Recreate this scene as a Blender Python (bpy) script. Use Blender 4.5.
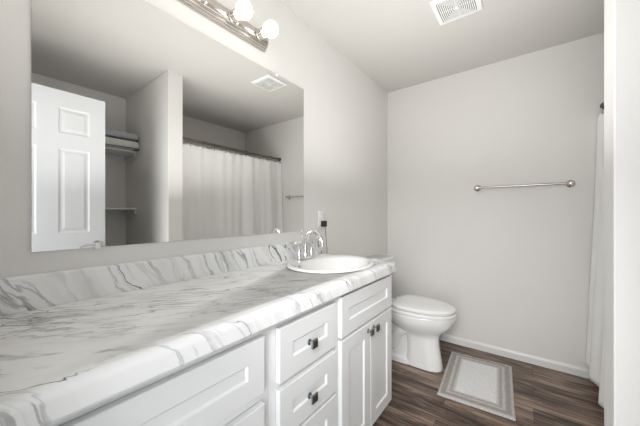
import bpy, bmesh, math, random
from mathutils import Vector, Matrix, noise

for o in list(bpy.data.objects): bpy.data.objects.remove(o, do_unlink=True)
sc = bpy.context.scene
COL = sc.collection
random.seed(7)
PI = math.pi

# ------------------------------------------------------------------ camera
CAMX, CAMZ, YAW, FPX = 1.174, 1.178, 37.12, 274.9
cd = bpy.data.cameras.new('camera'); cam = bpy.data.objects.new('camera', cd); COL.objects.link(cam)
cd.sensor_fit = 'HORIZONTAL'; cd.sensor_width = 36.0; cd.lens = FPX / 640 * 36.0
cd.shift_y = (213.3 - 213.0) / 640; cd.clip_start = 0.01
cam.location = (CAMX, 0, CAMZ); cam.rotation_euler = (PI / 2, 0, math.radians(YAW))
sc.camera = cam

# ------------------------------------------------------------------ light and exposure
w = bpy.data.worlds.new('world'); sc.world = w; w.use_nodes = True
w.node_tree.nodes['Background'].inputs[0].default_value = (0.93, 0.97, 1.0, 1)
w.node_tree.nodes['Background'].inputs[1].default_value = 2.0
sc.view_settings.view_transform = 'Standard'; sc.view_settings.look = 'None'
sc.view_settings.gamma = 1; sc.view_settings.use_curve_mapping = False
sc.view_settings.exposure = 0.23

def area(name, loc, target, sx, sy, power, color):
    l = bpy.data.lights.new(name, 'AREA'); l.shape = 'RECTANGLE'; l.size = sx; l.size_y = sy
    l.energy = power; l.color = color
    o = bpy.data.objects.new(name, l); COL.objects.link(o); o.location = loc
    o.rotation_euler = (Vector(target) - Vector(loc)).to_track_quat('-Z', 'Y').to_euler()
    return o
# daylight of the hall coming in through the doorway behind the camera
area('hall_light', (1.15, -1.7, 1.35), (1.15, 1.5, 1.2), 2.8, 2.1, 62, (0.975, 0.985, 1.0))
# added fill, facing up in mid-room and unseen from below, lighting the ceiling
up_fill = area('ceiling_fill', (0.76, 1.15, 1.22), (0.76, 1.151, 2.44), 0.8, 1.8, 11.5, (1.0, 0.992, 0.975))
up_fill.data.spread = math.radians(150)
cam_fill = area('camera_fill', (1.12, -0.06, 1.45), (0.42, 2.1, 0.35), 0.3, 0.3, 2.2, (1.0, 0.995, 0.985))  # added fill just behind the camera, brightens the toilet and lower room
cam_fill.data.spread = math.radians(62)
BULB = 3.8

# ------------------------------------------------------------------ materials
def mat(name, color, rough=0.5, metal=0.0, bump=0, bscale=100, bdist=0.001, coat=0, var=0.0, vscale=3, detail=3, aniso=None, spec=None, trans=0):
    m = bpy.data.materials.new(name); m.use_nodes = True
    nt = m.node_tree; b = nt.nodes['Principled BSDF']
    b.inputs['Base Color'].default_value = (*color, 1); b.inputs['Roughness'].default_value = rough
    b.inputs['Metallic'].default_value = metal
    if coat: b.inputs['Coat Weight'].default_value = coat; b.inputs['Coat Roughness'].default_value = 0.05
    if spec is not None: b.inputs['Specular IOR Level'].default_value = spec
    if trans: b.inputs['Transmission Weight'].default_value = trans
    tc = nt.nodes.new('ShaderNodeTexCoord')
    mp = nt.nodes.new('ShaderNodeMapping'); nt.links.new(tc.outputs['Object'], mp.inputs['Vector'])
    if aniso: mp.inputs['Scale'].default_value = aniso
    nz = nt.nodes.new('ShaderNodeTexNoise'); nz.inputs['Scale'].default_value = vscale; nz.inputs['Detail'].default_value = detail
    nt.links.new(mp.outputs[0], nz.inputs['Vector'])
    rp = nt.nodes.new('ShaderNodeValToRGB')
    rp.color_ramp.elements[0].position = 0.3; rp.color_ramp.elements[1].position = 0.7
    rp.color_ramp.elements[0].color = (*[c * (1 - var) for c in color], 1)
    rp.color_ramp.elements[1].color = (*[min(1, c * (1 + var)) for c in color], 1)
    nt.links.new(nz.outputs['Fac'], rp.inputs['Fac']); nt.links.new(rp.outputs['Color'], b.inputs['Base Color'])
    if bump:
        n2 = nt.nodes.new('ShaderNodeTexNoise'); n2.inputs['Scale'].default_value = bscale; n2.inputs['Detail'].default_value = 2
        nt.links.new(mp.outputs[0], n2.inputs['Vector'])
        bp = nt.nodes.new('ShaderNodeBump'); bp.inputs['Strength'].default_value = bump; bp.inputs['Distance'].default_value = bdist
        nt.links.new(n2.outputs['Fac'], bp.inputs['Height']); nt.links.new(bp.outputs['Normal'], b.inputs['Normal'])
    return m

WALL = mat('greige_wall_paint', (0.80, 0.785, 0.758), 0.6, bump=0.35, bscale=95, bdist=0.0012, var=0.012, vscale=2)
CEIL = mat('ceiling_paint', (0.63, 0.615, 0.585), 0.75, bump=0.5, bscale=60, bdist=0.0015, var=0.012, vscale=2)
WHITE = mat('white_trim_paint', (0.80, 0.80, 0.79), 0.35, var=0.01)
CABW = mat('white_cabinet_paint', (0.80, 0.805, 0.805), 0.35, var=0.008, vscale=4)
DOORW = mat('white_door_paint', (0.70, 0.71, 0.72), 0.38, bump=0.12, bscale=30, bdist=0.0008, var=0.01, aniso=(6, 6, 0.6))
PORC = mat('white_porcelain', (0.90, 0.90, 0.89), 0.1, coat=0.6, var=0.005)
SEATW = mat('white_toilet_plastic', (0.90, 0.90, 0.89), 0.22, var=0.005)
ACRY = mat('white_acrylic', (0.90, 0.90, 0.89), 0.15, var=0.005)
CHROME = mat('chrome', (0.80, 0.80, 0.81), 0.07, metal=1, var=0.01)
NICKEL = mat('brushed_nickel', (0.58, 0.54, 0.50), 0.26, metal=1, bump=0.12, bscale=60, bdist=0.0003, var=0.05, vscale=40, aniso=(30, 1, 30))
DNICK = mat('dark_nickel', (0.19, 0.165, 0.145), 0.3, metal=1, var=0.05, vscale=20)
KNOBM = mat('gunmetal_knob', (0.36, 0.36, 0.365), 0.2, metal=1, var=0.05, vscale=30)
FABRIC = mat('white_curtain_fabric', (0.92, 0.92, 0.905), 0.85, bump=0.3, bscale=500, bdist=0.0006, var=0.01, vscale=6)
GREYB = mat('grey_blanket_fabric', (0.36, 0.37, 0.38), 0.95, bump=0.6, bscale=260, bdist=0.002, var=0.07, vscale=30)
SAGEB = mat('sage_blanket_fabric', (0.56, 0.57, 0.52), 0.95, bump=0.6, bscale=260, bdist=0.002, var=0.05, vscale=30)
PIPING = mat('charcoal_piping', (0.10, 0.10, 0.11), 0.8, var=0.05)
PLASTW = mat('white_plastic', (0.90, 0.90, 0.89), 0.3, var=0.005)
GRILLE = mat('vent_recess_grey', (0.16, 0.155, 0.15), 0.8, var=0.1)
BLACKP = mat('black_plastic', (0.012, 0.012, 0.013), 0.35, var=0.1)
CLEARP = mat('clear_clip_plastic', (0.85, 0.86, 0.87), 0.15, var=0.01)
SHELFW = mat('white_shelf_melamine', (0.74, 0.73, 0.71), 0.4, var=0.01)
HINGE = mat('hinge_satin_metal', (0.6, 0.58, 0.55), 0.3, metal=1, var=0.03)

MIRR = bpy.data.materials.new('mirror_glass'); MIRR.use_nodes = True
b = MIRR.node_tree.nodes['Principled BSDF']; b.inputs['Metallic'].default_value = 1; b.inputs['Roughness'].default_value = 0.0
b.inputs['Base Color'].default_value = (0.85, 0.85, 0.838, 1)
EMIT = bpy.data.materials.new('lit_frosted_bulb'); EMIT.use_nodes = True
b = EMIT.node_tree.nodes['Principled BSDF']; b.inputs['Base Color'].default_value = (0.9, 0.9, 0.9, 1)
b.inputs['Emission Color'].default_value = (1.0, 0.955, 0.89, 1); b.inputs['Emission Strength'].default_value = BULB

def marble():
    m = bpy.data.materials.new('white_marble_laminate'); m.use_nodes = True
    nt = m.node_tree; N = nt.nodes.new; L = nt.links.new
    b = nt.nodes['Principled BSDF']; b.inputs['Roughness'].default_value = 0.28; b.inputs['Specular IOR Level'].default_value = 0.45
    tc = N('ShaderNodeTexCoord')
    # turn the pattern so that the veins run obliquely across the counter, then stretch it along them
    def dot(v):
        n = N('ShaderNodeVectorMath'); n.operation = 'DOT_PRODUCT'; L(tc.outputs['Object'], n.inputs[0]); n.inputs[1].default_value = v; return n.outputs['Value']
    rot = N('ShaderNodeCombineXYZ'); L(dot((0.616, 0.788, 0.10)), rot.inputs['X']); L(dot((-0.788, 0.616, 0.33)), rot.inputs['Y'])
    wn = N('ShaderNodeTexNoise'); wn.inputs['Scale'].default_value = 5.0; wn.inputs['Detail'].default_value = 5; L(tc.outputs['Object'], wn.inputs['Vector'])
    sub = N('ShaderNodeVectorMath'); sub.operation = 'SUBTRACT'; sub.inputs[1].default_value = (0.5, 0.5, 0.5); L(wn.outputs['Color'], sub.inputs[0])
    scl = N('ShaderNodeVectorMath'); scl.operation = 'SCALE'; scl.inputs['Scale'].default_value = 0.07; L(sub.outputs[0], scl.inputs[0])
    add = N('ShaderNodeVectorMath'); add.operation = 'ADD'; L(rot.outputs[0], add.inputs[0]); L(scl.outputs[0], add.inputs[1])
    def layer(scale, stretch, off, detail, rough):
        mp = N('ShaderNodeMapping'); mp.inputs['Scale'].default_value = stretch; mp.inputs['Location'].default_value = off
        L(add.outputs[0], mp.inputs['Vector'])
        n = N('ShaderNodeTexNoise'); n.inputs['Scale'].default_value = scale; n.inputs['Detail'].default_value = detail; n.inputs['Roughness'].default_value = rough
        L(mp.outputs[0], n.inputs['Vector']); return n.outputs['Fac']
    def math_(op, a, bb=None):
        n = N('ShaderNodeMath'); n.operation = op
        for i, v in enumerate((a, bb)):
            if v is None: continue
            if isinstance(v, (int, float)): n.inputs[i].default_value = v
            else: L(v, n.inputs[i])
        return n.outputs[0]
    def ramp(v, p0, p1, c0=1.0, c1=0.0):
        n = N('ShaderNodeMapRange'); n.interpolation_type = 'SMOOTHSTEP'
        n.inputs['From Min'].default_value = p0; n.inputs['From Max'].default_value = p1
        n.inputs['To Min'].default_value = c0; n.inputs['To Max'].default_value = c1; L(v, n.inputs['Value']); return n.outputs[0]
    def vein(fac, width): return ramp(math_('ABSOLUTE', math_('SUBTRACT', fac, 0.5)), 0.0, width)
    S = (1.0, 5.5, 3.0)
    cloud = ramp(layer(2.2, S, (3, 1, 0), 4, 0.55), 0.44, 0.74, 0.0, 1.0)
    def side(fac, lo, hi):             # soft on one side, crisp on the other, as marble veins are
        d = math_('SUBTRACT', fac, 0.5)
        return math_('MULTIPLY', ramp(d, 0.0, hi), ramp(d, -lo, 0.0, 0.0, 1.0))
    v1 = side(layer(2.3, S, (7.3, 2.2, 0), 3, 0.5), 0.006, 0.035)
    g1 = ramp(layer(2.2, (1.0, 2.2, 2.2), (11, 4, 0), 2, 0.5), 0.46, 0.62, 0.0, 1.0)
    v2 = side(layer(4.2, (1.0, 7.5, 3.0), (1.7, 9.1, 2), 3, 0.5), 0.012, 0.075)
    g2 = ramp(layer(3.0, (1, 2.0, 2), (5, 7, 0), 2, 0.5), 0.41, 0.60, 0.0, 1.0)
    v3 = vein(layer(1.9, (1.2, 4.2, 2.4), (21, 3.3, 1), 4, 0.55), 0.010)
    g3 = ramp(layer(2.6, (1, 1.6, 1.6), (15, 8, 4), 2, 0.5), 0.49, 0.58, 0.0, 1.0)
    v4 = side(layer(7.5, (0.8, 4.0, 3.0), (31, 13, 4), 3, 0.55), 0.02, 0.06)
    g4 = ramp(layer(3.3, (1, 1.3, 1.3), (2, 18, 7), 2, 0.5), 0.50, 0.60, 0.0, 1.0)
    base = (0.90, 0.90, 0.895, 1)
    def mix(fac, strength, c0, col):
        n = N('ShaderNodeMix'); n.data_type = 'RGBA'; L(math_('MULTIPLY', fac, strength), n.inputs['Factor'])
        if isinstance(c0, tuple): n.inputs['A'].default_value = c0
        else: L(c0, n.inputs['A'])
        n.inputs['B'].default_value = col; return n.outputs['Result']
    c = mix(cloud, 0.5, base, (0.60, 0.60, 0.61, 1))
    c = mix(math_('MULTIPLY', v2, g2), 0.55, c, (0.42, 0.42, 0.43, 1))
    c = mix(math_('MULTIPLY', v4, g4), 0.7, c, (0.33, 0.33, 0.34, 1))
    c = mix(math_('MULTIPLY', v1, g1), 0.75, c, (0.27, 0.27, 0.275, 1))
    c = mix(math_('MULTIPLY', v3, g3), 1.0, c, (0.09, 0.12, 0.12, 1))
    L(c, b.inputs['Base Color'])
    return m
MARBLE = marble()

def planks():
    m = bpy.data.materials.new('dark_oak_vinyl_plank'); m.use_nodes = True
    nt = m.node_tree; N = nt.nodes.new; L = nt.links.new
    b = nt.nodes['Principled BSDF']; b.inputs['Roughness'].default_value = 0.42
    tc = N('ShaderNodeTexCoord')
    br = N('ShaderNodeTexBrick'); L(tc.outputs['Object'], br.inputs['Vector'])
    br.inputs['Scale'].default_value = 1; br.inputs['Brick Width'].default_value = 1.2; br.inputs['Row Height'].default_value = 0.15
    br.inputs['Mortar Size'].default_value = 0.0013; br.inputs['Mortar Smooth'].default_value = 0.1; br.offset = 0.37; br.inputs['Bias'].default_value = 0
    br.inputs['Color1'].default_value = (0, 0, 0, 1); br.inputs['Color2'].default_value = (1, 1, 1, 1); br.inputs['Mortar'].default_value = (0.5, 0.5, 0.5, 1)
    off = N('ShaderNodeVectorMath'); off.operation = 'MULTIPLY_ADD'; L(br.outputs['Color'], off.inputs[0])
    off.inputs[1].default_value = (7.3, 3.1, 5.0); L(tc.outputs['Object'], off.inputs[2])
    mp = N('ShaderNodeMapping'); mp.inputs['Scale'].default_value = (1.3, 12, 1); L(off.outputs[0], mp.inputs['Vector'])
    n1 = N('ShaderNodeTexNoise'); n1.inputs['Scale'].default_value = 2.0; n1.inputs['Detail'].default_value = 7; n1.inputs['Roughness'].default_value = 0.66; n1.inputs['Distortion'].default_value = 0.6
    L(mp.outputs[0], n1.inputs['Vector'])
    mp2 = N('ShaderNodeMapping'); mp2.inputs['Scale'].default_value = (3, 70, 1); L(off.outputs[0], mp2.inputs['Vector'])
    n2 = N('ShaderNodeTexNoise'); n2.inputs['Scale'].default_value = 2.0; n2.inputs['Detail'].default_value = 4; L(mp2.outputs[0], n2.inputs['Vector'])
    r = N('ShaderNodeValToRGB'); e = r.color_ramp.elements
    e[0].position = 0.35; e[0].color = (0.020, 0.013, 0.009, 1); e[1].position = 0.68; e[1].color = (0.36, 0.262, 0.20, 1)
    x = r.color_ramp.elements.new(0.50); x.color = (0.128, 0.081, 0.058, 1)
    ad = N('ShaderNodeMath'); ad.operation = 'MULTIPLY_ADD'; L(n2.outputs['Fac'], ad.inputs[0]); ad.inputs[1].default_value = 0.35; L(n1.outputs['Fac'], ad.inputs[2])
    ad2 = N('ShaderNodeMath'); ad2.operation = 'MULTIPLY_ADD'; L(br.outputs['Color'], ad2.inputs[0]); ad2.inputs[1].default_value = 0.12; L(ad.outputs[0], ad2.inputs[2])
    ad3 = N('ShaderNodeMath'); ad3.operation = 'SUBTRACT'; L(ad2.outputs[0], ad3.inputs[0]); ad3.inputs[1].default_value = 0.225
    L(ad3.outputs[0], r.inputs['Fac'])
    mx = N('ShaderNodeMix'); mx.data_type = 'RGBA'; L(br.outputs['Fac'], mx.inputs['Factor']); L(r.outputs['Color'], mx.inputs['A']); mx.inputs['B'].default_value = (0.02, 0.015, 0.012, 1)
    L(mx.outputs['Result'], b.inputs['Base Color'])
    bp = N('ShaderNodeBump'); bp.inputs['Strength'].default_value = 0.25; bp.inputs['Distance'].default_value = 0.001
    L(n2.outputs['Fac'], bp.inputs['Height']); L(bp.outputs['Normal'], b.inputs['Normal'])
    return m
FLOOR = planks()

def rugmat(hx, hy):
    m = bpy.data.materials.new('banded_shag_pile'); m.use_nodes = True
    nt = m.node_tree; N = nt.nodes.new; L = nt.links.new
    b = nt.nodes['Principled BSDF']; b.inputs['Roughness'].default_value = 0.95
    tc = N('ShaderNodeTexCoord'); sp = N('ShaderNodeSeparateXYZ')
    nz = N('ShaderNodeTexNoise'); nz.inputs['Scale'].default_value = 90; nz.inputs['Detail'].default_value = 5; nz.inputs['Roughness'].default_value = 0.7; L(tc.outputs['Object'], nz.inputs['Vector'])
    L(tc.outputs['Object'], sp.inputs[0])
    def mm(op, a, c):
        n = N('ShaderNodeMath'); n.operation = op
        for i, v in enumerate((a, c)):
            if v is None: continue
            if isinstance(v, (int, float)): n.inputs[i].default_value = v
            else: L(v, n.inputs[i])
        return n.outputs[0]
    dx = mm('SUBTRACT', hx, mm('ABSOLUTE', sp.outputs['X'], None)); dy = mm('SUBTRACT', hy, mm('ABSOLUTE', sp.outputs['Y'], None))
    d = mm('MINIMUM', dx, dy)
    d = mm('ADD', d, mm('MULTIPLY', mm('SUBTRACT', nz.outputs['Fac'], 0.5), 0.034))
    r = N('ShaderNodeValToRGB'); r.color_ramp.interpolation = 'LINEAR'; e = r.color_ramp.elements
    A = (0.60, 0.57, 0.55, 1); B = (0.40, 0.37, 0.35, 1); W = (0.86, 0.855, 0.85, 1)
    M_ = (0.66, 0.64, 0.625, 1); pts = [(0.0, A), (0.010, A), (0.020, B), (0.042, B), (0.053, M_), (0.060, A), (0.070, B), (0.084, A), (0.100, W), (0.2, W)]
    e[0].position = 0; e[0].color = pts[0][1]; e[1].position = 1; e[1].color = W
    for p, c in pts[1:-1]:
        q = r.color_ramp.elements.new(p / 0.2); q.color = c
    L(mm('DIVIDE', d, 0.2), r.inputs['Fac'])
    n2 = N('ShaderNodeTexNoise'); n2.inputs['Scale'].default_value = 220; n2.inputs['Detail'].default_value = 2; L(tc.outputs['Object'], n2.inputs['Vector'])
    mr = N('ShaderNodeMapRange'); L(n2.outputs['Fac'], mr.inputs['Value']); mr.inputs['From Min'].default_value = 0.3; mr.inputs['From Max'].default_value = 0.7
    mr.inputs['To Min'].default_value = 0.78; mr.inputs['To Max'].default_value = 1.12
    mu = N('ShaderNodeVectorMath'); mu.operation = 'SCALE'; L(r.outputs['Color'], mu.inputs[0]); L(mr.outputs[0], mu.inputs['Scale'])
    L(mu.outputs[0], b.inputs['Base Color'])
    return m

# ------------------------------------------------------------------ helpers
def bm_():
    return bmesh.new()
def box(bm, x0, x1, y0, y1, z0, z1, bev=0, seg=2):
    r = bmesh.ops.create_cube(bm, size=1)
    vs = r['verts']
    for v in vs:
        v.co = Vector(((x0 + x1) / 2 + v.co.x * (x1 - x0), (y0 + y1) / 2 + v.co.y * (y1 - y0), (z0 + z1) / 2 + v.co.z * (z1 - z0)))
    if bev:
        es = list({e for v in vs for e in v.link_edges})
        bmesh.ops.bevel(bm, geom=es, offset=bev, segments=seg, affect='EDGES', profile=0.5)
    return vs
def loft(bm, rings, cap0=True, cap1=True, closed=True):
    R = [[bm.verts.new(p) for p in ring] for ring in rings]
    n = len(R[0])
    for a, c in zip(R, R[1:]):
        for i in range(n if closed else n - 1):
            j = (i + 1) % n
            try: bm.faces.new((a[i], a[j], c[j], c[i]))
            except ValueError: pass
    if cap0: bm.faces.new(list(reversed(R[0])))
    if cap1: bm.faces.new(R[-1])
    return R
def lathe(bm, prof, origin, axis='z', n=32, cap=True):
    """prof: (radius, height) pairs turned about the axis through origin"""
    rings = []
    for r, h in prof:
        ring = []
        for k in range(n):
            t = 2 * PI * k / n; c, s = r * math.cos(t), r * math.sin(t)
            p = {'z': (c, s, h), 'x': (h, c, s), 'y': (s, h, c)}[axis]
            ring.append(Vector(origin) + Vector(p))
        rings.append(ring)
    loft(bm, rings, cap, cap)
def tube(bm, pts, r, n=12, cap=True):
    pts = [Vector(p) for p in pts]; rings = []
    rad = r if isinstance(r, (list, tuple)) else [r] * len(pts)
    t0 = (pts[1] - pts[0]).normalized()
    up = Vector((0, 0, 1)) if abs(t0.z) < 0.9 else Vector((1, 0, 0))
    u = t0.cross(up).normalized()
    for i, p in enumerate(pts):
        t = (pts[min(i + 1, len(pts) - 1)] - pts[max(i - 1, 0)]).normalized()
        u = (u - t * u.dot(t)).normalized(); v = t.cross(u)
        rings.append([p + (u * math.cos(2 * PI * k / n) + v * math.sin(2 * PI * k / n)) * rad[i] for k in range(n)])
    loft(bm, rings, cap, cap)
def smoothpath(pts, n=8):
    pts = [Vector(p) for p in pts]; out = []
    P = [pts[0]] + pts + [pts[-1]]
    for i in range(1, len(P) - 2):
        p0, p1, p2, p3 = P[i - 1:i + 3]
        for k in range(n):
            t = k / n
            out.append(0.5 * ((2 * p1) + (p2 - p0) * t + (2 * p0 - 5 * p1 + 4 * p2 - p3) * t * t + (3 * p1 - p0 - 3 * p2 + p3) * t ** 3))
    out.append(pts[-1]); return out
def extrude_y(bm, prof, y0, y1):
    loft(bm, [[Vector((x, y0, z)) for x, z in prof], [Vector((x, y1, z)) for x, z in prof]])
def rectring(y0, y1, z0, z1, x):
    return [Vector((x, y0, z0)), Vector((x, y1, z0)), Vector((x, y1, z1)), Vector((x, y0, z1))]

def rootloc(p):
    v = Vector((0, 0, 0))
    while p: v += p.location; p = p.parent
    return v
def obj(name, bm, m, parent=None, smooth=True, loc=None, angle=35):
    """mesh in world coordinates -> one object whose origin is its parent's (or loc)"""
    bmesh.ops.remove_doubles(bm, verts=bm.verts, dist=1e-6)
    bmesh.ops.recalc_face_normals(bm, faces=bm.faces)
    base = rootloc(parent) if parent else (Vector(loc) if loc is not None else Vector((0, 0, 0)))
    bm.transform(Matrix.Translation(-base))
    me = bpy.data.meshes.new(name); bm.to_mesh(me); bm.free()
    if smooth:
        for p in me.polygons: p.use_smooth = True
        me.set_sharp_from_angle(angle=math.radians(angle))
    o = bpy.data.objects.new(name, me); COL.objects.link(o); me.materials.append(m)
    if parent: o.parent = parent
    elif loc is not None: o.location = loc
    return o
def thing(name, label, cat, loc, group=None):
    o = bpy.data.objects.new(name, None); COL.objects.link(o); o.location = loc; o.empty_display_size = 0.05
    o['label'] = label; o['category'] = cat
    if group: o['group'] = group
    return o
def tag(o, label, cat, group=None):
    o['label'] = label; o['category'] = cat
    if group: o['group'] = group
    return o
def struct(name, bm, m, parent=None, **k):
    o = obj(name, bm, m, parent, **k)
    if not parent: o['kind'] = 'structure'
    return o
def copy_tree(o, parent=None):
    c = o.copy(); COL.objects.link(c); c.parent = parent
    for ch in list(o.children): copy_tree(ch, c)
    return c

# ------------------------------------------------------------------ room shell
H = 2.44; XR = 2.379; YB = 2.724; YF = -0.02; T = 0.12
XS, Y1, Y2 = 1.368, 1.125, 1.253           # partition between linen alcove and tub
m = bm_(); box(m, -T, XR + T, YF - T - 1.2, YB + T, -0.05, 0); struct('floor', m, FLOOR, smooth=False)
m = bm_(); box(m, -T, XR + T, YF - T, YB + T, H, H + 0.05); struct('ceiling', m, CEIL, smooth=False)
m = bm_(); box(m, -T, 0, YF - T, YB + T, 0, H); struct('wall_left', m, WALL, smooth=False)
m = bm_(); box(m, 0, XR, YB, YB + T, 0, H); struct('wall_back', m, WALL, smooth=False)
m = bm_(); box(m, XR, XR + T, YF - T, YB + T, 0, H); struct('wall_right', m, WALL, smooth=False)
m = bm_(); box(m, XS, XR, Y1, Y2, 0, H, 0.004, 2); struct('wall_partition', m, WALL, smooth=False)
DX0, DX1, DH = 0.70, 1.40, 2.05
m = bm_()
box(m, 0, DX0, YF - T, YF, 0, H); box(m, DX1, XR, YF - T, YF, 0, H); box(m, DX0, DX1, YF - T, YF, DH, H)
struct('wall_front', m, WALL, smooth=False)
m = bm_()                                   # jamb lining and casing of the doorway behind the camera
for x in (DX0, DX1 - 0.018): box(m, x, x + 0.018, YF - T - 0.003, YF + 0.003, 0, DH)
box(m, DX0, DX1, YF - T - 0.003, YF + 0.003, DH - 0.018, DH)
box(m, DX1 - 0.01, DX1 + 0.05, YF + 0.001, YF + 0.014, 0, DH + 0.05, 0.003); box(m, DX0 - 0.05, DX1 + 0.05, YF + 0.001, YF + 0.014, DH - 0.01, DH + 0.05, 0.003)
box(m, DX0 - 0.05, DX0 + 0.01, YF + 0.001, YF + 0.014, 0, DH, 0.003)
struct('trim_1', m, WHITE, smooth=False)

def base_profile(bm, a, b_, nrm, h=0.064, t=0.011):
    a, b_, nrm = Vector(a), Vector(b_), Vector(nrm)
    prof = [(0, 0), (t, 0), (t, h * 0.72), (t * 0.75, h * 0.86), (t * 0.35, h), (0, h)]
    loft(bm, [[p + nrm * q + Vector((0, 0, z)) for q, z in prof] for p in (a, b_)])
m = bm_(); base_profile(m, (0.012, YB, 0), (1.6, YB, 0), (0, -1, 0)); struct('baseboard_back', m, WHITE, smooth=False)
m = bm_(); base_profile(m, (0, 1.56, 0), (0, YB, 0), (1, 0, 0)); struct('baseboard_left', m, WHITE, smooth=False)
m = bm_(); base_profile(m, (XR, 0.0, 0), (XR, Y1, 0), (-1, 0, 0)); struct('baseboard_right', m, WHITE, smooth=False)
m = bm_(); base_profile(m, (XS - 0.001, Y1, 0), (XR - 0.012, Y1, 0), (0, -1, 0)); base_profile(m, (XS, Y1 - 0.011, 0), (XS, Y2, 0), (-1, 0, 0)); struct('baseboard_partition', m, WHITE, smooth=False)

# entry door, swung open against the alcove, six raised panels
def make_door():
    x0, x1, y0, y1, z0, z1 = 1.417, 1.452, 0.035, 0.685, 0.012, 2.03
    m = bm_(); box(m, x0 + 0.006, x1 - 0.006, y0 + 0.001, y1 - 0.001, z0 + 0.001, z1 - 0.001)
    cols = [(0.142, 0.316), (0.422, 0.592)]; rows = [(0.25, 0.86), (1.04, 1.63), (1.735, 1.915)]
    ys = [y0, cols[0][0], cols[0][1], cols[1][0], cols[1][1], y1]
    zs = [z0, rows[0][0], rows[0][1], rows[1][0], rows[1][1], rows[2][0], rows[2][1], z1]
    for side in (0, 1):
        f, core, s = (x0, x0 + 0.006, 1) if side == 0 else (x1, x1 - 0.006, -1)
        a, c = min(f, core), max(f, core)
        for i in (0, 2, 4): box(m, a, c, ys[i], ys[i + 1], z0, z1)
        for i in (1, 3):
            for k in (0, 2, 4, 6): box(m, a, c, ys[i], ys[i + 1], zs[k], zs[k + 1])
            for k in (1, 3, 5):
                ya, yb, za, zb = ys[i], ys[i + 1], zs[k], zs[k + 1]
                loft(m, [rectring(ya, yb, za, zb, f), rectring(ya + .010, yb - .010, za + .010, zb - .010, core - 0.0005 * s),
                         rectring(ya + .018, yb - .018, za + .018, zb - .018, core - 0.0005 * s),
                         rectring(ya + .034, yb - .034, za + .034, zb - .034, f + 0.001 * s)], cap0=False)
    d = bpy.data.objects.new('door_1', None); COL.objects.link(d); d.location = (x0, y0, 0); d['kind'] = 'structure'
    obj('door_panel', m, DOORW, d, smooth=False)
    for s, xf in ((-1, x0), (1, x1)):
        m = bm_(); yk, zk = 0.632, 0.945
        lathe(m, [(0.0, 0), (0.032, 0), (0.032, 0.004 * s), (0.028, 0.009 * s), (0.014, 0.012 * s), (0.011, 0.045 * s), (0.0, 0.045 * s)], (xf, yk, zk), 'x', 24)
        pts = smoothpath([(xf + 0.042 * s, yk + 0.006, zk), (xf + 0.046 * s, yk - 0.02, zk + 0.006), (xf + 0.046 * s, yk - 0.06, zk + 0.004), (xf + 0.044 * s, yk - 0.105, zk - 0.008)], 6)
        tube(m, pts, [0.0105 - 0.004 * i / (len(pts) - 1) for i in range(len(pts))], 12)
        obj('door_handle', m, CHROME, d)
    for zc in (0.25, 1.05, 1.82):
        m = bm_(); lathe(m, [(0.0, -0.045), (0.006, -0.045), (0.006, 0.045), (0.0, 0.045)], (x0 + 0.001, y0 - 0.008, zc), 'z', 12)
        box(m, x0 + 0.001, x0 + 0.028, y0 - 0.004, y0 - 0.0005, zc - 0.045, zc + 0.045)
        obj('hinge', m, HINGE, d)
make_door()

# ------------------------------------------------------------------ vanity
XF, XD = 0.519, 0.540        # face frame plane, front of the doors
CT, CB = 0.895, 0.836        # counter top and underside
def shaker(bm, y0, y1, z0, z1, rail=0.062):
    c = 0.002
    loft(bm, [rectring(y0, y1, z0, z1, XF + 0.0015), rectring(y0, y1, z0, z1, XD - c), rectring(y0 + c, y1 - c, z0 + c, z1 - c, XD),
              rectring(y0 + rail, y1 - rail, z0 + rail, z1 - rail, XD), rectring(y0 + rail + .006, y1 - rail - .006, z0 + rail + .006, z1 - rail - .006, XD - 0.0065)])
def carcass(bm, y0, y1, openings, endright=False):
    t = 0.016
    box(bm, 0.012, XF - 0.019, y0, y0 + t, 0.09, CB - 0.002); box(bm, 0.012, XF - 0.019, y1 - t, y1, 0.09, CB - 0.002)
    if endright: box(bm, 0.012, 0.45, y1 - t, y1, 0.001, 0.0905)
    box(bm, 0.012, XF - 0.019, y0 + t, y1 - t, 0.09, 0.106); box(bm, 0.012, 0.02, y0 + t, y1 - t, 0.106, CB - 0.03)
    box(bm, 0.435, 0.45, y0, y1 - (t if endright else 0), 0.001, 0.0905)       # toe kick board
    # face frame with its openings
    box(bm, XF - 0.019, XF, y0, y0 + 0.03, 0.09, CB - 0.002); box(bm, XF - 0.019, XF, y1 - 0.03, y1, 0.09, CB - 0.002)
    zs = [0.09] + sorted(openings) + [CB - 0.002]
    for i, z in enumerate(zs):
        lo, hi = (z, z + 0.028) if i == 0 else ((z - 0.028, z) if i == len(zs) - 1 else (z - 0.014, z + 0.014))
        box(bm, XF - 0.019, XF, y0 + 0.03, y1 - 0.03, lo, hi)
def knob(parent, y, z, label=None):
    m = bm_()
    lathe(m, [(0.0, 0), (0.011, 0), (0.0105, 0.003), (0.0055, 0.006), (0.0045, 0.012), (0.0065, 0.017), (0.009, 0.019), (0, 0.019)], (XD, y, z), 'x', 20)
    s = 0.0158; x = XD + 0.0185
    def sq(q, xx): return rectring(y - q, y + q, z - q, z + q, xx)
    loft(m, [sq(s * 0.7, x), sq(s, x + 0.003), sq(s, x + 0.008), sq(s * 0.86, x + 0.0105)])
    k = obj('knob', m, KNOBM, parent, angle=30); k['label'] = label or 'square dark metal knob'
    return k
def front(parent, name, y0, y1, z0, z1, rail=0.062):
    m = bm_(); shaker(m, y0, y1, z0, z1, rail); return obj(name, m, CABW, parent, smooth=False)

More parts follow.
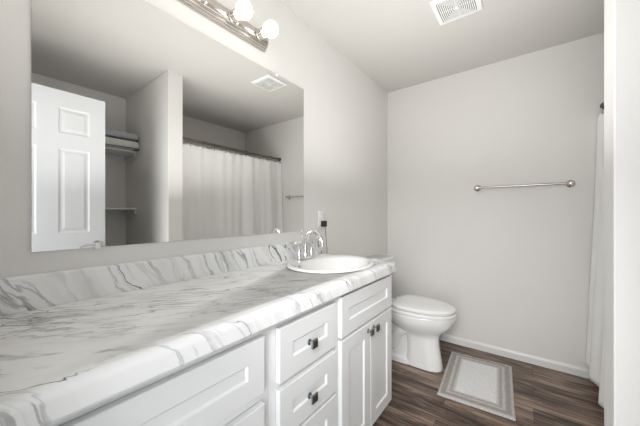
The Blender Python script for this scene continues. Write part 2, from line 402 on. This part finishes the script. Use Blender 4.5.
# left cabinet
t = thing('vanity_cabinet', 'white vanity cabinet at the near end with a wide false front over two doors', 'cabinet', (0.012, -0.012, 0))
m = bm_(); carcass(m, -0.012, 0.5925, [0.618]); obj('cabinet_body', m, CABW, t, smooth=False)
front(t, 'false_drawer_front', 0.010, 0.562, 0.637, 0.806)
for a, c, ky in ((0.010, 0.283, 0.253), (0.289, 0.562, 0.319)):
    d = front(t, 'door', a, c, 0.098, 0.604); knob(d, ky, 0.565)
# drawer stack
t = thing('vanity_cabinet', 'white vanity cabinet between the others, a stack of four knobbed drawers', 'cabinet', (0.012, 0.594, 0))
m = bm_(); carcass(m, 0.594, 0.9695, [0.6185, 0.434, 0.261]); obj('cabinet_body', m, CABW, t, smooth=False)
for z0, z1 in ((0.630, 0.807), (0.440, 0.607), (0.268, 0.428), (0.098, 0.254)):
    d = front(t, 'drawer', 0.624, 0.947, z0, z1); knob(d, 0.774, (z0 + z1) / 2 - 0.008)
# sink base
t = thing('vanity_cabinet', 'white vanity cabinet under the sink, two tall doors below a false front', 'cabinet', (0.012, 0.971, 0))
m = bm_(); carcass(m, 0.971, 1.538, [0.634], True); obj('cabinet_body', m, CABW, t, smooth=False)
front(t, 'false_drawer_front', 0.992, 1.531, 0.641, 0.818)
for a, c, ky in ((0.992, 1.2595, 1.232), (1.2635, 1.531, 1.294)):
    d = front(t, 'door', a, c, 0.092, 0.628); knob(d, ky, 0.594)

# countertop with rolled front edge and a cut-out for the sink
SC = Vector((0.298, 1.264)); SA, SB = 0.226, 0.272
def ell(a, c, z, n=64, off=(0, 0), p=2.0):
    out = []
    for k in range(n):
        t_ = 2 * PI * k / n; cx, sx = math.cos(t_), math.sin(t_)
        out.append(Vector((SC.x + off[0] + a * math.copysign(abs(cx) ** (2 / p), cx), SC.y + off[1] + c * math.copysign(abs(sx) ** (2 / p), sx), z)))
    return out
CY0, CY1 = YF + 0.0015, 1.547
ct = thing('countertop', 'long white marble-look countertop with grey veins over the vanity cabinets', 'countertop', (0, 0, CB))
prof = [(0.0015, CB), (0.0015, CT), (0.52, CT)]
for k in range(9):                         # small raised roll, then the round nose
    a_ = PI / 2 * (1 - k / 8); prof.append((0.539 + 0.022 * math.cos(a_), CT - 0.021 + 0.022 * math.sin(a_)))
prof += [(0.561, CB + 0.006), (0.557, CB), (0.543, CB), (0.543, CB + 0.014), (0.50, CB + 0.014), (0.50, CB)]
prof = prof[::-1]
m = bm_(); extrude_y(m, prof, CY0, CY1)
slab = obj('worktop', m, MARBLE, ct, angle=30)
cut = bm_(); loft(cut, [ell(SA - 0.02, SB - 0.02, CB - 0.05), ell(SA - 0.02, SB - 0.02, CT + 0.05)])
cu = obj('cutter', cut, MARBLE)
md = slab.modifiers.new('hole', 'BOOLEAN'); md.operation = 'DIFFERENCE'; md.object = cu; md.solver = 'EXACT'
bpy.context.view_layer.update()
me = bpy.data.meshes.new_from_object(slab.evaluated_get(bpy.context.evaluated_depsgraph_get()))
slab.modifiers.clear(); slab.data = me; bpy.data.objects.remove(cu, do_unlink=True)
m = bm_()
pr = [(0.0015, CT + 0.0005), (0.020, CT + 0.0005)]
pr += [(0.020 - 0.007 * (1 - math.cos(a_)), 0.998 - 0.007 + 0.007 * math.sin(a_)) for a_ in [PI / 2 * k / 4 for k in range(5)]] + [(0.0015, 0.998)]
extrude_y(m, pr[::-1], CY0, CY1); obj('backsplash', m, MARBLE, ct, angle=30)

# sink
sk = thing('sink', 'oval white drop-in sink basin set in the far end of the countertop', 'sink', (SC.x, SC.y, CT))
m = bm_(); o_ = (0.022, 0)
loft(m, [ell(SA - 0.004, SB - 0.004, CT + 0.0008), ell(SA, SB, CT + 0.004), ell(SA - 0.002, SB - 0.002, CT + 0.010), ell(SA - 0.010, SB - 0.010, CT + 0.0145), ell(SA - 0.022, SB - 0.024, CT + 0.013),
         ell(SA - 0.045, SB - 0.042, CT + 0.008, off=(0.015, 0)), ell(SA - 0.056, SB - 0.052, CT + 0.001, off=o_), ell(SA - 0.064, SB - 0.062, CT - 0.022, off=o_), ell(SA - 0.078, SB - 0.082, CT - 0.06, off=o_),
         ell(SA - 0.105, SB - 0.12, CT - 0.10, off=o_), ell(SA - 0.15, SB - 0.18, CT - 0.125, off=o_), ell(0.024, 0.024, CT - 0.13, off=o_),
         ell(0.024, 0.024, CT - 0.145, off=o_), ell(SA - 0.14, SB - 0.165, CT - 0.14, off=o_), ell(SA - 0.09, SB - 0.105, CT - 0.105, off=o_), ell(SA - 0.058, SB - 0.06, CT - 0.03, off=o_), ell(SA - 0.052, SB - 0.05, CT - 0.001, off=o_)], False, False)
obj('basin', m, PORC, sk, angle=60)
m = bm_(); lathe(m, [(0.0, -0.131), (0.012, -0.129), (0.017, -0.131), (0.021, -0.128), (0.0235, -0.1285), (0.0235, -0.15), (0.0, -0.15)], (SC.x + o_[0], SC.y, CT), 'z', 24); obj('drain', m, CHROME, sk)

# faucet, standing on the sink's rear deck
FZ = CT + 0.0155; FX, FY = 0.105, 1.268
fc = thing('faucet', 'chrome two-handle centreset faucet with a high arched spout behind the sink', 'faucet', (FX, FY, FZ))
m = bm_()
def stad(hx, hy, z, n=24):
    out = []
    for k in range(n):
        a_ = 2 * PI * k / n; out.append(Vector((FX + hx * math.cos(a_), FY + math.copysign(hy - hx, math.sin(a_)) * (1 if abs(math.sin(a_)) > 1e-6 else 0) + hx * math.sin(a_), z)))
    return out
loft(m, [stad(0.027, 0.078, FZ), stad(0.027, 0.078, FZ + 0.006), stad(0.023, 0.074, FZ + 0.011)]); obj('base', m, CHROME, fc)
m = bm_()
lathe(m, [(0.0, 0.009), (0.023, 0.009), (0.019, 0.022), (0.0145, 0.05), (0.0145, 0.06), (0, 0.06)], (FX, FY, FZ), 'z', 24)
pts = smoothpath([(FX, FY, FZ + 0.05), (FX + 0.001, FY, FZ + 0.10), (FX + 0.018, FY + 0.002, FZ + 0.142), (FX + 0.055, FY + 0.004, FZ + 0.160), (FX + 0.095, FY + 0.006, FZ + 0.142), (FX + 0.117, FY + 0.008, FZ + 0.105), (FX + 0.122, FY + 0.008, FZ + 0.085)], 6)
tube(m, pts, [0.0155 - 0.0035 * i / (len(pts) - 1) for i in range(len(pts))], 16)
lathe(m, [(0.0, 0), (0.0125, 0), (0.0125, 0.016), (0.0, 0.018)], (FX + 0.122, FY + 0.008, FZ + 0.078), 'z', 16)
obj('spout', m, CHROME, fc, angle=50)
for s in (-1, 1):
    m = bm_(); hy = FY + s * 0.056
    lathe(m, [(0.0, 0.008), (0.0262, 0.008), (0.0235, 0.016), (0.0175, 0.035), (0.0135, 0.058), (0.0165, 0.074), (0.021, 0.081), (0.018, 0.088), (0.0, 0.091)], (FX, hy, FZ), 'z', 24)
    pts = smoothpath([(FX, hy, FZ + 0.082), (FX - 0.004, hy + s * 0.022, FZ + 0.091), (FX - 0.006, hy + s * 0.055, FZ + 0.095), (FX - 0.008, hy + s * 0.082, FZ + 0.093)], 5)
    tube(m, pts, [0.0105 - 0.0035 * i / (len(pts) - 1) for i in range(len(pts))], 12)
    obj('handle', m, CHROME, fc, angle=50)
m = bm_(); lathe(m, [(0.0, 0.008), (0.003, 0.008), (0.003, 0.125), (0.007, 0.13), (0.007, 0.14), (0.0, 0.143)], (FX - 0.028, FY, FZ - 0.008), 'z', 12); obj('lift_rod', m, CHROME, fc)

# ------------------------------------------------------------------ mirror
my0, my1, mz0, mz1 = 0.133, 1.367, 1.063, 1.987
mi = thing('wall_mirror', 'large frameless rectangular mirror clipped to the wall above the countertop', 'mirror', (0, (my0 + my1) / 2, mz0))
m = bm_(); box(m, 0.001, 0.006, my0, my1, mz0, mz1); obj('mirror_glass', m, MIRR, mi, smooth=False)
for y, z in ((0.289, mz0), (my1 - 0.018, mz0), (0.289, mz1), (1.125, mz1)):
    s = 1 if z == mz0 else -1; m = bm_()
    lathe(m, [(0.0, 0.0062), (0.0095, 0.0062), (0.0095, 0.0085), (0.006, 0.0105), (0.0, 0.011)], (0, y, z + 0.001 * s), 'x', 20)
    box(m, 0.001, 0.0065, y - 0.006, y + 0.006, z - 0.0085 * s if s > 0 else z + 0.0005, z - 0.0005 if s > 0 else z + 0.0085)
    k = obj('mirror_clip', m, CLEARP, mi); k['label'] = 'small clear round clip'

# ------------------------------------------------------------------ vanity light bar
LY0, LY1, LZ = 0.405, 1.040, 2.118
lb = thing('vanity_light', 'brushed nickel light bar with round globe bulbs above the mirror', 'light fixture', (0, (LY0 + LY1) / 2, LZ))
m = bm_()
def lprof(e):
    p = [(0.001, -0.060), (0.012, -0.060), (0.014, -0.055), (0.022, -0.053), (0.024, -0.047), (0.032, -0.045), (0.034, -0.038)]
    p += [(0.036 + 0.012 * math.cos(a_), 0.034 * math.sin(a_)) for a_ in [-PI / 2 + PI * k / 10 for k in range(11)]]
    p += [(0.034, 0.038), (0.032, 0.045), (0.024, 0.047), (0.022, 0.053), (0.014, 0.055), (0.012, 0.060), (0.001, 0.060)]
    return [(0.001 + (x - 0.001) * e, 0.78 * z * (0.80 + 0.20 * e)) for x, z in p]
rings = []
for y, e in ((LY0, 0.25), (LY0 + 0.004, 0.6), (LY0 + 0.012, 0.88), (LY0 + 0.022, 1), (LY1 - 0.022, 1), (LY1 - 0.012, 0.88), (LY1 - 0.004, 0.6), (LY1, 0.25)):
    rings.append([Vector((x, y, LZ + z)) for x, z in lprof(e)])
loft(m, rings); obj('backplate', m, NICKEL, lb, angle=25)
for i in range(4):
    y = 0.968 - 0.165 * i
    m = bm_(); lathe(m, [(0.0, 0.046), (0.031, 0.046), (0.031, 0.050), (0.025, 0.053), (0.024, 0.064), (0.0275, 0.066), (0.0275, 0.080), (0.021, 0.083), (0.0, 0.083)], (0, y, LZ), 'x', 28)
    s_ = obj('socket', m, NICKEL, lb)
    m = bm_(); rr = 0.039; cx = 0.083 + rr + 0.004
    lathe(m, [(0.0, 0.0835), (0.0135, 0.0835), (0.0145, 0.087)] + [(rr * math.sin(a_), cx - rr * math.cos(a_)) for a_ in [0.42 + (PI - 0.42) * k / 16 for k in range(16)]] + [(0.0, cx + rr)], (0, y, LZ), 'x', 32)
    k = obj('globe_bulb', m, EMIT, lb, angle=80); k['label'] = 'lit white round globe bulb'

# ------------------------------------------------------------------ outlet and charger
t = thing('outlet', 'white wall outlet plate beside the mirror, a black charger in it', 'outlet', (0, 1.562, 1.136))
m = bm_(); box(m, 0.0005, 0.006, 1.527, 1.597, 1.079, 1.194, 0.0025, 2); obj('cover_plate', m, PLASTW, t)
for zc in (1.160, 1.112):
    m = bm_(); lathe(m, [(0.0, 0.0062), (0.0165, 0.0062), (0.016, 0.0078), (0.0, 0.008)], (0, 1.562, zc), 'x', 24)
    obj('socket', m, PLASTW, t)
t = thing('phone_charger', 'small black plug-in charger with a thin hanging cord in the outlet', 'charger', (0.0085, 1.566, 1.105))
m = bm_(); box(m, 0.0085, 0.036, 1.548, 1.588, 1.083, 1.125, 0.004, 3); obj('adapter', m, BLACKP, t)
m = bm_(); tube(m, smoothpath([(0.022, 1.580, 1.084), (0.022, 1.588, 1.05), (0.016, 1.604, 0.98), (0.014, 1.618, 0.88), (0.014, 1.62, 0.5), (0.016, 1.63, 0.2), (0.03, 1.66, 0.012), (0.06, 1.76, 0.004)], 8), 0.0016, 8)
obj('cord', m, BLACKP, t)

# ------------------------------------------------------------------ toilet
TY = 2.203
to = thing('toilet', 'white porcelain toilet with its lid down, between the vanity and the back wall', 'toilet', (0.02, TY, 0))
def egg(xr, xf, hw, z, n=48, xm=None, pw=2.0, py=2.0):
    """egg outline: rear x, front x, half width"""
    xm = xm if xm is not None else xr + (xf - xr) * 0.45; out = []
    for k in range(n):
        a_ = 2 * PI * k / n; c, s = math.cos(a_), math.sin(a_)
        L_ = (xf - xm) if c > 0 else (xm - xr)
        q = pw if c > 0 else py
        out.append(Vector((xm + L_ * math.copysign(abs(c) ** (2 / q), c), TY + hw * math.copysign(abs(s) ** (2 / q), s), z)))
    return out
m = bm_()
# front column that swells into the bowl
loft(m, [egg(0.40, 0.660, 0.082, 0.0, pw=2.6, py=5), egg(0.40, 0.660, 0.082, 0.018, pw=2.6, py=5), egg(0.41, 0.650, 0.081, 0.08, pw=2.6, py=5), egg(0.41, 0.638, 0.084, 0.16, pw=2.5, py=4), egg(0.40, 0.636, 0.083, 0.225, pw=2.4, py=4),
         egg(0.37, 0.640, 0.092, 0.252, pw=2.3, py=3), egg(0.31, 0.665, 0.118, 0.278, pw=2.1, py=2.5), egg(0.25, 0.700, 0.147, 0.308), egg(0.22, 0.728, 0.170, 0.342), egg(0.205, 0.744, 0.182, 0.378), egg(0.20, 0.750, 0.186, 0.405), egg(0.20, 0.750, 0.186, 0.411), egg(0.205, 0.744, 0.181, 0.4155)])
# rear pedestal, narrower, with the trapway bulging from it
loft(m, [egg(0.10, 0.45, 0.090, 0.0, pw=6, py=4), egg(0.10, 0.45, 0.088, 0.03, pw=6, py=4), egg(0.12, 0.45, 0.054, 0.045, pw=6, py=4), egg(0.13, 0.45, 0.048, 0.16, pw=6, py=4), egg(0.10, 0.45, 0.075, 0.27, pw=6, py=4), egg(0.06, 0.45, 0.13, 0.36, pw=6, py=4), egg(0.05, 0.45, 0.15, 0.418, pw=6, py=4)])
for s in (-1, 1):
    tube(m, smoothpath([(0.47, TY + s * 0.040, 0.255), (0.40, TY + s * 0.046, 0.262), (0.33, TY + s * 0.044, 0.21), (0.30, TY + s * 0.042, 0.13), (0.25, TY + s * 0.042, 0.095), (0.20, TY + s * 0.04, 0.14), (0.17, TY + s * 0.04, 0.25)], 6), 0.042, 16)
obj('bowl', m, PORC, to, angle=50)
m = bm_()
S_ = dict(xm=0.48, pw=2.1, py=4.0)
loft(m, [egg(0.300, 0.738, 0.170, 0.4160, **S_), egg(0.300, 0.738, 0.170, 0.4205, **S_), egg(0.287, 0.755, 0.186, 0.4210, **S_), egg(0.285, 0.758, 0.189, 0.4235, **S_), egg(0.285, 0.758, 0.189, 0.4385, **S_), egg(0.290, 0.753, 0.184, 0.4430, **S_)]); obj('seat', m, SEATW, to, angle=40)
m = bm_()
L_ = dict(xm=0.48, pw=2.1, py=4.0)
loft(m, [egg(0.325, 0.734, 0.168, 0.4435, **L_), egg(0.325, 0.734, 0.168, 0.4478, **L_), egg(0.307, 0.750, 0.182, 0.4484, **L_), egg(0.305, 0.753, 0.185, 0.452, **L_), egg(0.305, 0.753, 0.185, 0.466, **L_), egg(0.310, 0.747, 0.179, 0.4725, **L_), egg(0.330, 0.722, 0.158, 0.4765, **L_), egg(0.40, 0.62, 0.07, 0.479, **L_)]); obj('lid', m, SEATW, to, angle=40)
for s in (-1, 1):
    m = bm_(); tube(m, [(0.283, TY + s * 0.075 - 0.02, 0.448), (0.283, TY + s * 0.075 + 0.02, 0.448)], 0.012, 16); box(m, 0.268, 0.296, TY + s * .075 - .018, TY + s * .075 + .018, 0.422, 0.446, 0.003)
    obj('lid_hinge', m, SEATW, to)
def rr(x0, x1, hy, z, r, n=6):
    out = []
    for cx, cy, a0 in ((x1 - r, hy - r, 0), (x0 + r, hy - r, 90), (x0 + r, -hy + r, 180), (x1 - r, -hy + r, 270)):
        for k in range(n + 1):
            a_ = math.radians(a0 + 90 * k / n); out.append(Vector((cx + r * math.cos(a_), TY + cy + r * math.sin(a_), z)))
    return out
m = bm_(); loft(m, [rr(0.05, 0.175, 0.17, 0.4185, 0.03), rr(0.035, 0.185, 0.180, 0.435, 0.035), rr(0.028, 0.192, 0.190, 0.60, 0.035), rr(0.025, 0.196, 0.195, 0.755, 0.035)]); obj('tank', m, PORC, to, angle=50)
m = bm_(); loft(m, [rr(0.022, 0.198, 0.197, 0.7555, 0.036), rr(0.016, 0.206, 0.205, 0.761, 0.038), rr(0.016, 0.206, 0.205, 0.782, 0.038), rr(0.022, 0.200, 0.199, 0.789, 0.036)]); obj('tank_lid', m, PORC, to, angle=50)
m = bm_(); lathe(m, [(0, 0), (0.014, 0), (0.014, 0.006), (0.006, 0.008), (0.006, 0.02), (0, 0.02)], (0.194, TY - 0.15, 0.70), 'x', 16)
tube(m, [(0.211, TY - 0.155, 0.70), (0.213, TY - 0.12, 0.699), (0.213, TY - 0.075, 0.694)], [0.007, 0.0065, 0.0055], 10); obj('flush_lever', m, CHROME, to)

# ------------------------------------------------------------------ bath mat
MC = Vector((0.889, 2.215, 0)); hx, hy = 0.208, 0.322
m = bm_(); nx, ny = 70, 104
def rug_v(i, j, top):
    u, v = -hx + 2 * hx * i / nx, -hy + 2 * hy * j / ny
    e = min(hx - abs(u), hy - abs(v)); z = 0.0012
    if top:
        z = 0.013 * min(1, (e + 0.002) / 0.006) ** 0.5 + 0.0012
        z += 0.0035 * noise.noise(Vector((u * 90, v * 90, 1))) + random.uniform(-0.001, 0.001)
        z = max(z, 0.003)
    j_ = 0.0025 if e < 0.01 else 0
    return m.verts.new((u + j_ * noise.noise(Vector((u * 60, v * 60, 0))), v + j_ * noise.noise(Vector((v * 60, u * 60, 5))), z))
G = [[rug_v(i, j, True) for j in range(ny + 1)] for i in range(nx + 1)]
for i in range(nx):
    for j in range(ny): m.faces.new((G[i][j], G[i + 1][j], G[i + 1][j + 1], G[i][j + 1]))
rim = [G[i][0] for i in range(nx)] + [G[nx][j] for j in range(ny)] + [G[i][ny] for i in range(nx, 0, -1)] + [G[0][j] for j in range(ny, 0, -1)]
low = [m.verts.new((v.co.x, v.co.y, 0.0008)) for v in rim]
for k in range(len(rim)):
    q = (k + 1) % len(rim); m.faces.new((rim[k], low[k], low[q], rim[q]))
m.faces.new(low)
r = obj('bath_mat', m, rugmat(hx, hy), angle=80); r.location = MC; r.rotation_euler = (0, 0, math.radians(4.0))
tag(r, 'small rectangular shag bath mat, white centre with grey border bands, in front of toilet', 'mat')

# ------------------------------------------------------------------ towel bar
tb = thing('towel_bar', 'long brushed nickel towel bar mounted on the bare back wall', 'towel bar', (1.124, YB, 1.395))
m = bm_(); tube(m, [(0.825, YB - 0.055, 1.395), (1.423, YB - 0.055, 1.395)], 0.0085, 16); obj('bar', m, NICKEL, tb)
for x in (0.825, 1.423):
    m = bm_(); lathe(m, [(0.0, -0.0005), (0.027, -0.0005), (0.027, -0.006), (0.022, -0.011), (0.013, -0.014), (0.010, -0.04), (0.0145, -0.046), (0.0145, -0.062), (0.010, -0.067), (0.0, -0.068)], (x, YB, 1.395), 'y', 24)
    obj('bracket', m, NICKEL, tb)

# ------------------------------------------------------------------ ceiling vent fan
VX, VY = 0.830, 1.822
vt = thing('ceiling_vent', 'square white exhaust fan grille with louvred slats set in the ceiling', 'vent', (VX, VY, H))
def sqr(h, z, r=0.008, n=4):
    out = []
    for sx, sy, a0 in ((1, 1, 0), (-1, 1, 90), (-1, -1, 180), (1, -1, 270)):
        for k in range(n + 1):
            a_ = math.radians(a0 + 90 * k / n); out.append(Vector((VX + sx * (h - r) + r * math.cos(a_), VY + sy * (h - r) + r * math.sin(a_), z)))
    return out
m = bm_(); loft(m, [sqr(0.098, H - 0.001), sqr(0.124, H - 0.001), sqr(0.126, H - 0.006), sqr(0.122, H - 0.013), sqr(0.102, H - 0.020), sqr(0.097, H - 0.019), sqr(0.097, H - 0.001)], False, False); obj('frame', m, PLASTW, vt)
m = bm_(); loft(m, [sqr(0.0965, H - 0.0008), sqr(0.0965, H - 0.0145)]); obj('backing', m, GRILLE, vt)
m = bm_()
for k in range(8):
    h = 0.092 - k * 0.0102
    loft(m, [sqr(h, H - 0.0180), sqr(h - 0.0058, H - 0.0180), sqr(h - 0.0058, H - 0.0165), sqr(h, H - 0.0165), sqr(h, H - 0.0180)], False, False)
for a_ in (0, 90): 
    bb = bm_(); q = 0.090 if a_ % 90 == 0 else 0.125
    box(bb, -q, q, -0.0012, 0.0012, H - 0.0168, H - 0.0147); bb.transform(Matrix.Translation((VX, VY, 0)) @ Matrix.Rotation(math.radians(a_), 4, 'Z') @ Matrix.Identity(4))
    tmp = bpy.data.meshes.new('tmp'); bb.to_mesh(tmp); bb.free(); m.from_mesh(tmp); bpy.data.meshes.remove(tmp)
obj('louvre_grille', m, PLASTW, vt, smooth=False)
m = bm_(); lathe(m, [(0.0, -0.010), (0.012, -0.010), (0.012, -0.021), (0.009, -0.0235), (0.0, -0.024)], (VX, VY, H), 'z', 24); obj('centre_cap', m, PLASTW, vt)

# ------------------------------------------------------------------ tub, curtain rod, curtain
TX0, TX1, TY0, TY1, TH = 1.612, XR - 0.002, Y2 + 0.002, YB - 0.002, 0.40
tu = thing('bathtub', 'white alcove bathtub mostly hidden behind the shower curtain', 'bathtub', (TX0, TY0, 0))
def tr(i, z, r=0.03, n=6, dx=0.0):
    x0, x1, y0, y1 = TX0 + i + dx, TX1 - i, TY0 + i, TY1 - i; out = []
    for cx, cy, a0 in ((x1 - r, y1 - r, 0), (x0 + r, y1 - r, 90), (x0 + r, y0 + r, 180), (x1 - r, y0 + r, 270)):
        for k in range(n + 1):
            a_ = math.radians(a0 + 90 * k / n); out.append(Vector((cx + r * math.cos(a_), cy + r * math.sin(a_), z)))
    return out
m = bm_(); loft(m, [tr(0.0, 0.001, 0.003, dx=0.02), tr(0.0, 0.34, 0.003, dx=0.015), tr(0, 0.36, 0.003), tr(0, TH - 0.008, 0.003), tr(0.006, TH, 0.006), tr(0.062, TH, 0.09), tr(0.075, TH - 0.015, 0.10), tr(0.10, 0.20, 0.11), tr(0.13, 0.09, 0.12), tr(0.19, 0.06, 0.13)]); obj('tub_shell', m, ACRY, tu, angle=50)
m = bm_(); lathe(m, [(0, 0), (0.03, 0), (0.03, 0.003), (0.02, 0.006), (0, 0.006)], (1.99, TY1 - 0.26, 0.0605), 'z', 20); obj('drain', m, CHROME, tu)

RX, RZ = 1.597, 1.929
rod = thing('shower_curtain_rod', 'dark nickel curtain rod spanning above the tub from wall to wall', 'curtain rod', (RX, Y2, RZ))
m = bm_(); tube(m, [(RX, Y2 + 0.004, RZ), (RX, YB - 0.004, RZ)], 0.0135, 16); obj('rod', m, DNICK, rod)
for y, s in ((Y2 + 0.0006, 1), (YB - 0.0006, -1)):
    m = bm_(); lathe(m, [(0.0, 0), (0.022, 0), (0.022, 0.006 * s), (0.017, 0.014 * s), (0.0165, 0.03 * s), (0.0, 0.03 * s)], (RX, y, RZ), 'y', 20); obj('flange', m, DNICK, rod)

CYa, CYb = Y2 + 0.022, YB - 0.0035
NR = 11
hooks = [CYa + 0.03 + (CYb - CYa - 0.06) * k / (NR - 1) for k in range(NR)]
def curtain_pt(s, q):
    """s: 0..1 across the width, q: 0 top .. 1 bottom"""
    y = CYa + (CYb - CYa) * s
    dh = min(abs(y - h) for h in hooks) / (hooks[1] - hooks[0]) * 2
    top = 1.892 - 0.018 * min(1, dh) ** 1.5
    bot = 0.095 + 0.010 * math.sin(s * 23)
    top -= 0.02 * math.exp(-((s - 1) / 0.02) ** 2)
    z = top + (bot - top) * q
    amp = 0.010 + 0.016 * min(1, q * 1.6)
    ph = s * 2 * PI * 4.3 + 0.6 * math.sin(s * 9)
    f = amp * (math.sin(ph + 0.5) + 0.55 * math.sin(ph * 1.7 + 1.3 + 0.6 * q) + 0.30 * math.sin(ph * 3.1 + 2.0 * q))
    f += 0.010 * math.exp(-q * 9) * math.cos((y - hooks[0]) / (hooks[1] - hooks[0]) * 2 * PI)
    # the cloth hangs outside the tub and is pushed out by it
    xl = RX - 0.002 - 0.070 * q ** 1.15 - 0.034 * math.exp(-((s - 1.0) / 0.04) ** 2) * (1 - 0.5 * q)
    x = xl + f * 0.8
    if 0 < z < TH + 0.05: x = min(x, TX0 - 0.008)
    y += 0.010 * math.cos(ph * 1.3) * q * math.sin(PI * s)
    return Vector((x, y, z))
cu = thing('shower_curtain', 'long white fabric shower curtain hanging in soft folds outside the tub', 'curtain', (RX, (CYa + CYb) / 2, 0.09))
m = bm_(); ns, nq = 220, 60
G = [[m.verts.new(curtain_pt(i / ns, (j / nq))) for j in range(nq + 1)] for i in range(ns + 1)]
for i in range(ns):
    for j in range(nq): m.faces.new((G[i][j], G[i + 1][j], G[i + 1][j + 1], G[i][j + 1]))
cl = obj('curtain_cloth', m, FABRIC, cu, angle=80)
sd = cl.modifiers.new('thickness', 'SOLIDIFY'); sd.thickness = 0.0014
for h in hooks:
    s = (h - CYa) / (CYb - CYa); p = curtain_pt(s, 0.0); m = bm_()
    pts = [(RX + 0.0165 * math.sin(a_), h, RZ + 0.0165 * math.cos(a_)) for a_ in [math.radians(-150 + 300 * k / 16) for k in range(17)]]
    pts = [(p.x + 0.001, h, p.z - 0.018), (p.x - 0.006, h, p.z - 0.010), (RX - 0.012, h, RZ - 0.022)] + pts
    tube(m, smoothpath(pts, 2), 0.0016, 8); obj('curtain_hook', m, DNICK, cu)
    m = bm_(); pc = curtain_pt(s, 0.011)
    lathe(m, [(0.0, -0.0022), (0.0062, -0.0022), (0.0072, 0), (0.0062, 0.0022), (0.0, 0.0022)], (pc.x, h, p.z - 0.019), 'x', 14); obj('grommet', m, DNICK, cu)

# ------------------------------------------------------------------ linen alcove shelves
def make_shelf(z, label):
    t = thing('wall_shelf', label, 'shelf', (2.06, 0.0, z), 'white shelves in the linen alcove')
    m = bm_(); box(m, 2.062, XR - 0.001, 0.0, Y1 - 0.0015, z, z + 0.018, 0.002, 1); obj('shelf_board', m, SHELFW, t, smooth=False)
    m = bm_(); box(m, XR - 0.020, XR - 0.0015, 0.0, Y1 - 0.0015, z - 0.045, z - 0.0005, 0.002, 1); obj('wall_cleat', m, SHELFW, t, smooth=False)
    m = bm_(); box(m, 2.075, XR - 0.021, Y1 - 0.020, Y1 - 0.0015, z - 0.045, z - 0.0005, 0.003, 1); obj('end_cleat', m, SHELFW, t, smooth=False)
make_shelf(1.800, 'upper white alcove shelf with folded blankets on it, seen in the mirror')
make_shelf(1.216, 'lower white alcove shelf, empty, seen in the mirror')

def blanket(name, label, material, x0, x1, y0, y1, z0, z1, layers, seed):
    t = thing(name, label, 'blanket', ((x0 + x1) / 2, (y0 + y1) / 2, z0))
    hgt = (z1 - z0) / layers
    for L_ in range(layers):
        m = bm_(); a, c = z0 + L_ * hgt + 0.0006, z0 + (L_ + 1) * hgt - 0.0006
        vs = box(m, x0 + 0.004 * L_, x1 - 0.003 * L_, y0 + 0.004 * L_, y1 - 0.005 * L_, a, c)
        bmesh.ops.subdivide_edges(m, edges=m.edges[:], cuts=9, use_grid_fill=True)
        cx, cy, cz = (x0 + x1) / 2, (y0 + y1) / 2, (a + c) / 2
        for v in m.verts:
            u, w_, k = (v.co.x - cx) / ((x1 - x0) / 2), (v.co.y - cy) / ((y1 - y0) / 2), (v.co.z - cz) / ((c - a) / 2)
            e = max(abs(u), abs(w_))
            if e > 0.9: v.co.z = cz + (v.co.z - cz) * (1 - 0.22 * ((e - 0.9) / 0.1) ** 2)
            if k < 0.95 and k > -0.95 or True:
                d = 0.004 * noise.noise(Vector((v.co.x * 9 + seed, v.co.y * 9, v.co.z * 20)))
                if e > 0.99:
                    bul = 0.010 * (1 - k * k)
                    if abs(u) > 0.99: v.co.x += math.copysign(bul, u) * 0.6
                    if abs(w_) > 0.99: v.co.y += math.copysign(bul, w_) * 0.6
                if k > 0.95: v.co.z += -abs(d)
        obj('fold', m, material, t, angle=80)
        m = bm_(); zz = a + 0.004; i = 0.006
        xs0, xs1, ys0, ys1 = x0 + 0.004 * L_ - 0.003, x1 - 0.003 * L_ + 0.002, y0 + 0.004 * L_ - 0.002, y1 - 0.005 * L_ + 0.003
        tube(m, smoothpath([(xs0, ys0, zz), (xs0, (ys0 + ys1) / 2, zz), (xs0, ys1, zz), ((xs0 + xs1) / 2, ys1, zz), (xs1, ys1, zz)], 4), 0.0042, 8); obj('piping', m, PIPING, t)
zt = 1.8185
blanket('folded_blanket', 'pale sage folded blanket on the upper alcove shelf, underneath the grey one', SAGEB, 1.975, 2.36, 0.62, 1.103, zt, zt + 0.085, 1, 3)
blanket('folded_blanket', 'grey folded blanket on top of the pale one on the upper shelf', GREYB, 1.985, 2.35, 0.70, 1.098, zt + 0.0865, zt + 0.168, 1, 9)
